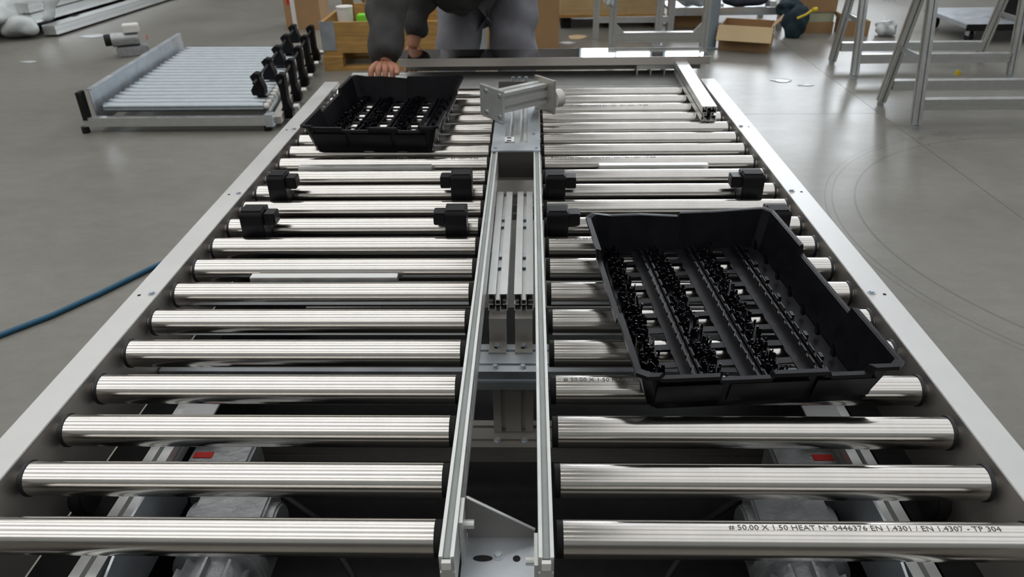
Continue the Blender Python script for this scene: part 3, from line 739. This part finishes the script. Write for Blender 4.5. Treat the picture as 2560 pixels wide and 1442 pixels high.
# aluminium frame
fr = thing('work_frame', 'aluminium extrusion frame standing behind the steel channel', 'frame', (0, 0, 0))
for (x, y) in ((.625, 5.0), (1.302, 5.0), (.575, 5.85), (1.20, 5.85)):
    slot_bar((x, y, 0), (x, y, 1.25), .05, .045, up=(0, 1, 0)).build('post', 'alu', fr)
slot_bar((.65, 5.0, .19), (1.277, 5.0, .19), .045, .072, 1, 2).build('rail', 'alu', fr)
slot_bar((.60, 5.85, .16), (1.175, 5.85, .16), .045, .045).build('rail', 'alu', fr)
slot_bar((.65, 5.0, 1.22), (1.277, 5.0, 1.22), .045, .045).build('rail', 'alu', fr)
for (x, s) in ((.65, 1), (1.277, -1)):
    MB().prism([(x, .2265), (x+s*.06, .2265), (x, .29)], 4.985, 5.015).build('corner_gusset', 'alu', fr)
for x, yy in ((.6, 5.4), (1.25, 5.4)): slot_bar((x+(.022 if x < 1 else -.0)*1, 5.025, 1.0), (x-.02, 5.825, 1.0), .04, .04).build('rail', 'alu', fr)
sg = thing('aluminium_post', 'single aluminium upright leaning in the middle of the frame', 'post', (0, 0, 0))
slot_bar((1.06, 5.6, 0), (1.06, 5.6, 1.2), .055, .045, up=(0, 1, 0)).build('extrusion', 'alu', sg)
MB().box(1.02, 1.10, 5.56, 5.64, 0, .006).build('base_plate', 'zinc', sg)
fb = lumpy('plastic_bag', 'film', None, (.585, 4.95, .47), (.035, .03, .06), 21); tag(fb, 'small crumpled clear bag tied to the aluminium frame post', 'bag')
# steel column
cl = thing('steel_column', 'blue-grey painted round column beside the open carton', 'column', (1.47, 5.50, 0))
MB().cyl((0, 0, .012), (0, 0, ZC), .046, 28).build('shaft', 'column', cl, smooth=40)
MB().box(-.07, .07, -.07, .07, 0, .012).build('base_plate', 'column', cl)
# low rack with things on it
rk = thing('storage_rack', 'low aluminium rack behind the open carton', 'rack', (0, 0, 0))
for (x, y) in ((1.25, 6.2), (2.22, 6.2), (1.25, 6.8), (2.22, 6.8)): slot_bar((x, y, 0), (x, y, 1.1), .045, .045, up=(0, 1, 0)).build('upright', 'alu', rk)
MB().box(1.275, 2.195, 6.185, 6.8, .125, .15).build('shelf', 'zinc', rk)
slot_bar((1.275, 6.2, .17), (2.195, 6.2, .17), .03, .038).build('shelf_edge', 'alu', rk)
tag(lumpy('dark_jacket', 'navy', None, (1.93, 6.36, .235), (.17, .13, .075), 31), 'dark navy jacket heaped on the low rack', 'jacket')
tagbar('paper_stack', MB().box(2.14, 2.19, 6.26, 6.44, .1505, .225), 'white', 'white paper stack on the rack right of the jacket', 'paper', bevel=.003)
tagbar('paper_stack', MB().box(1.62, 1.73, 6.25, 6.45, .1505, .21), 'white', 'white paper stack on the rack left of the jacket', 'paper', bevel=.003)
tag(lumpy('white_sack', 'film', None, (1.45, 6.4, .27), (.17, .13, .10), 33), 'pale plastic sack on the left end of the low rack', 'sack')
tagbar('dark_crate', MB().box(1.32, 1.60, 6.30, 6.6, .0, .115), 'card', 'brown carton pushed under the low rack', 'box', bevel=.004)
# open carton
t, w, d, h = carton('open brown carton with its front flap folded down, right of the column', 1.56, 1.95, 5.35, 5.66, .19, R(-21))
MB().prism([(-d-.005, h), (-d-.011, h), (-d-.085, h-.10), (-d-.079, h-.104)], -w-.012, w+.012, 'x').build('front_flap', 'cardlight', t)
MB().prism([(w, h), (w+.005, h), (w+.055, h+.05), (w+.05, h+.053)], -d+.01, d-.01, 'y').build('side_flap', 'card', t)
MB().prism([(d+.001, h), (d+.006, h), (d+.03, h-.09), (d+.025, h-.092)], -w+.01, w-.01, 'x').build('rear_flap', 'card', t)
# teal bag with a yellow strap
bg = thing('teal_bag', 'dark teal bag with a yellow strap beside the brown cartons', 'bag', (2.25, 5.86, 0))
lumpy('bag_body', 'tealbag', bg, (0, .02, .115), (.105, .10, .13), 41, .18)
lumpy('bag_top', 'tealbag', bg, (-.05, .08, .22), (.10, .08, .08), 42, .2)
MB().tube([(-.03, -.10, .17), (.03, -.11, .20), (.09, -.09, .235)], .010, 8).build('strap', 'yellow', bg, smooth=60)
MB().cyl((.085, -.1, .235), (.12, -.09, .24), .018, 10).build('strap_clip', 'yellow', bg)
t, w, d, h = carton('brown carton with a pale green band, right of the teal bag', 2.36, 2.63, 6.02, 6.32, .09)
MB().box(-w+.008, w-.008, -d+.008, d-.008, .0902, .17).build('green_band', 'greenpaper', t)
carton('dark brown carton standing on the green-banded one', 2.36, 2.63, 6.02, 6.32, .26, 0, 'card', .172)
t, w, d, h = carton('small open carton with crumpled film, behind the far trestle leg', 2.67, 2.88, 5.88, 6.10, .12)
MB().prism([(-w, h), (-w-.005, h), (-w-.05, h+.06), (-w-.045, h+.063)], -d+.01, d-.01, 'y').build('side_flap', 'cardlight', t)
lumpy('crumpled_film', 'film', t, (0, 0, h-.01), (.10, .10, .05), 51)
tag(lumpy('plastic_bag', 'film', None, (3.02, 5.88, .065), (.085, .07, .07), 55, .3), 'crumpled clear plastic bag on the floor right of the small open carton', 'bag')

# ------------------------------------------------------------------ the worker
def skin_mesh(name, nodes, edges, mt, parent, sub=2, root=0):
    me = bpy.data.meshes.new(name); me.from_pydata([n[0] for n in nodes], edges, [])
    o = bpy.data.objects.new(name, me); COL.objects.link(o)
    o.modifiers.new('skin', 'SKIN'); sk = me.skin_vertices[0].data
    for i, n in enumerate(nodes):
        r = n[1]; sk[i].radius = (r, r) if isinstance(r, (int, float)) else r
        sk[i].use_root = (i == root or (len(n) > 2 and n[2]))
    if sub:
        m = o.modifiers.new('sub', 'SUBSURF'); m.levels = sub; m.render_levels = sub
    bpy.context.view_layer.update()
    ev = bpy.data.meshes.new_from_object(o.evaluated_get(bpy.context.evaluated_depsgraph_get()))
    bpy.data.objects.remove(o); ev.polygons.foreach_set('use_smooth', [True]*len(ev.polygons))
    ev.materials.clear(); return link(name, ev, mt, parent)
pn = thing('person', 'worker in charcoal sweater and grey trousers bending over the far end', 'person', (0, 0, 0))
N = [((-.18, 2.98, .88), .13), ((-.22, 2.80, 1.02), .13), ((-.25, 2.55, 1.17), .14), ((-.28, 2.40, 1.26), .06), ((-.29, 2.30, 1.31), .055),
     ((-.30, 2.24, 1.36), .09), ((-.30, 2.19, 1.42), .085),
     ((-.44, 2.46, 1.14), .065), ((-.505, 2.26, .93), .045), ((-.507, 2.07, .722), .030), ((-.512, 2.055, .706), .030),
     ((-.06, 2.54, 1.14), .065), ((-.38, 2.63, .95), .045), ((-.475, 2.55, .68), .030), ((-.48, 2.54, .65), (.034, .020)),
     ((-.28, 2.95, .80), .09), ((-.32, 2.83, .48), .06), ((-.31, 2.96, .10), .045), ((-.32, 2.84, .05), .04),
     ((-.08, 2.95, .80), .09), ((-.03, 2.83, .48), .06), ((-.04, 2.96, .10), .045), ((-.03, 2.84, .05), .04)]
Ed = [(0,1),(1,2),(2,3),(3,4),(4,5),(5,6),(2,7),(7,8),(8,9),(9,10),(2,11),(11,12),(12,13),(13,14),(0,15),(15,16),(16,17),(17,18),(0,19),(19,20),(20,21),(21,22)]
def finger(root, base, d1, d2, l, r=.0105):
    # a chain from inside the wrist over the back of the hand to the fingertip
    b = Vector(base); d1 = Vector(d1).normalized(); d2 = Vector(d2).normalized()
    p = [Vector(root), b, b+d1*l*.45, b+d1*l*.45+d2*l*.3, b+d1*l*.45+d2*l*.55]
    i = len(N)
    for k, q in enumerate(p): N.append((tuple(q), (r*1.45, r*1.25, r, r*.92, r*.8)[k], k == 0))
    Ed.extend([(i+k, i+k+1) for k in range(4)])
for k, l in enumerate((.075, .085, .08, .062)):
    finger((-.527+.011*k, 2.055, .712), (-.553+.026*k, 2.012, .697), (0, -.35, -.94), (0, -.3, -.95), l)
finger((-.490, 2.05, .708), (-.462, 2.020, .700), (.25, -.92, -.1), (.1, -.98, -.15), .06, .0105)
for k, l in enumerate((.07, .08, .075, .06)):
    finger((-.490+.010*k, 2.548, .665), (-.509+.020*k, 2.53, .625), (0, -.15, -.98), (0, -.6, -.8), l, .0095)
finger((-.462, 2.545, .662), (-.440, 2.53, .64), (.3, -.5, -.8), (.1, -.7, -.7), .055, .0095)
body = skin_mesh('body', N, Ed, 'skin', pn, 2)
S = [((-.20, 2.90, .95), .16), ((-.27, 2.72, .90), .21), ((-.28, 2.54, 1.13), (.19, .16)), ((-.28, 2.41, 1.25), .075),
     ((-.445, 2.45, 1.14), .090), ((-.505, 2.25, .935), .082), ((-.508, 2.16, .825), .076), ((-.509, 2.055, .702), .062),
     ((-.06, 2.54, 1.14), .090), ((-.38, 2.63, .95), .066), ((-.45, 2.58, .80), .058), ((-.472, 2.55, .69), .050), ((-.335, 2.69, .805), .105), ((-.225, 2.72, .82), .10)]
sw = skin_mesh('sweater', S, [(0,1),(1,2),(2,3),(2,4),(4,5),(5,6),(6,7),(2,8),(8,9),(9,10),(10,11),(1,12),(1,13)], 'sweater', pn, 3, 1)
T = [((-.18, 2.99, .90), .165), ((-.285, 2.94, .80), .120), ((-.315, 2.88, .62), .112), ((-.325, 2.83, .48), .095), ((-.31, 2.93, .22), .080), ((-.31, 2.95, .10), .075),
     ((-.065, 2.94, .80), .130), ((-.06, 2.88, .62), .122), ((-.03, 2.83, .48), .10), ((-.04, 2.93, .22), .080), ((-.04, 2.95, .10), .075)]
tr = skin_mesh('trousers', T, [(0,1),(1,2),(2,3),(3,4),(4,5),(0,6),(6,7),(7,8),(8,9),(9,10)], 'trousers', pn, 3, 0)
def folds(o, amp, freq):   # cloth creases
    rnd = random.Random(3); ds = [(Vector((rnd.gauss(0,.5), rnd.gauss(0,.5), rnd.gauss(0,1))).normalized(), rnd.uniform(.7, 1.4)*freq, rnd.uniform(0, 6)) for _ in range(7)]
    for v in o.data.vertices:
        v.co += v.normal*amp*sum(math.sin(d.dot(v.co)*f+p) for d, f, p in ds)/2.2
folds(sw, .006, 60); folds(tr, .006, 45)
for x in (-.32, -.035):
    MB().prism([(-.06, 0), (.05, 0), (.05, .09), (.0, .11), (-.055, .05)], -.045, .045, 'x', Matrix.Translation((x, 2.91, 0)) @ Matrix.Rotation(0, 4, 'Z') @ Matrix.Scale(1.6, 4, (0, 1, 0))).build('boot', 'boot', pn, bevel=.015, smooth=50)
# head details (above the frame)
h0 = Vector((-.30, 2.22, 1.385))
lumpy('hair', 'hair', pn, h0+Vector((0, .045, .045)), (.092, .095, .085), 61, .04, 3)
for sx in (-1, 1):
    lumpy('eye', 'white', pn, h0+Vector((sx*.032, -.098, -.012)), (.013, .010, .010), 62, .0, 2)
    lumpy('ear', 'skin', pn, h0+Vector((sx*.092, .0, -.02)), (.012, .025, .034), 63, .05, 2)
lumpy('nose', 'skin', pn, h0+Vector((0, -.112, -.040)), (.015, .022, .024), 64, .02, 2)
lumpy('mouth', 'red', pn, h0+Vector((0, -.092, -.078)), (.026, .010, .008), 65, .02, 2)
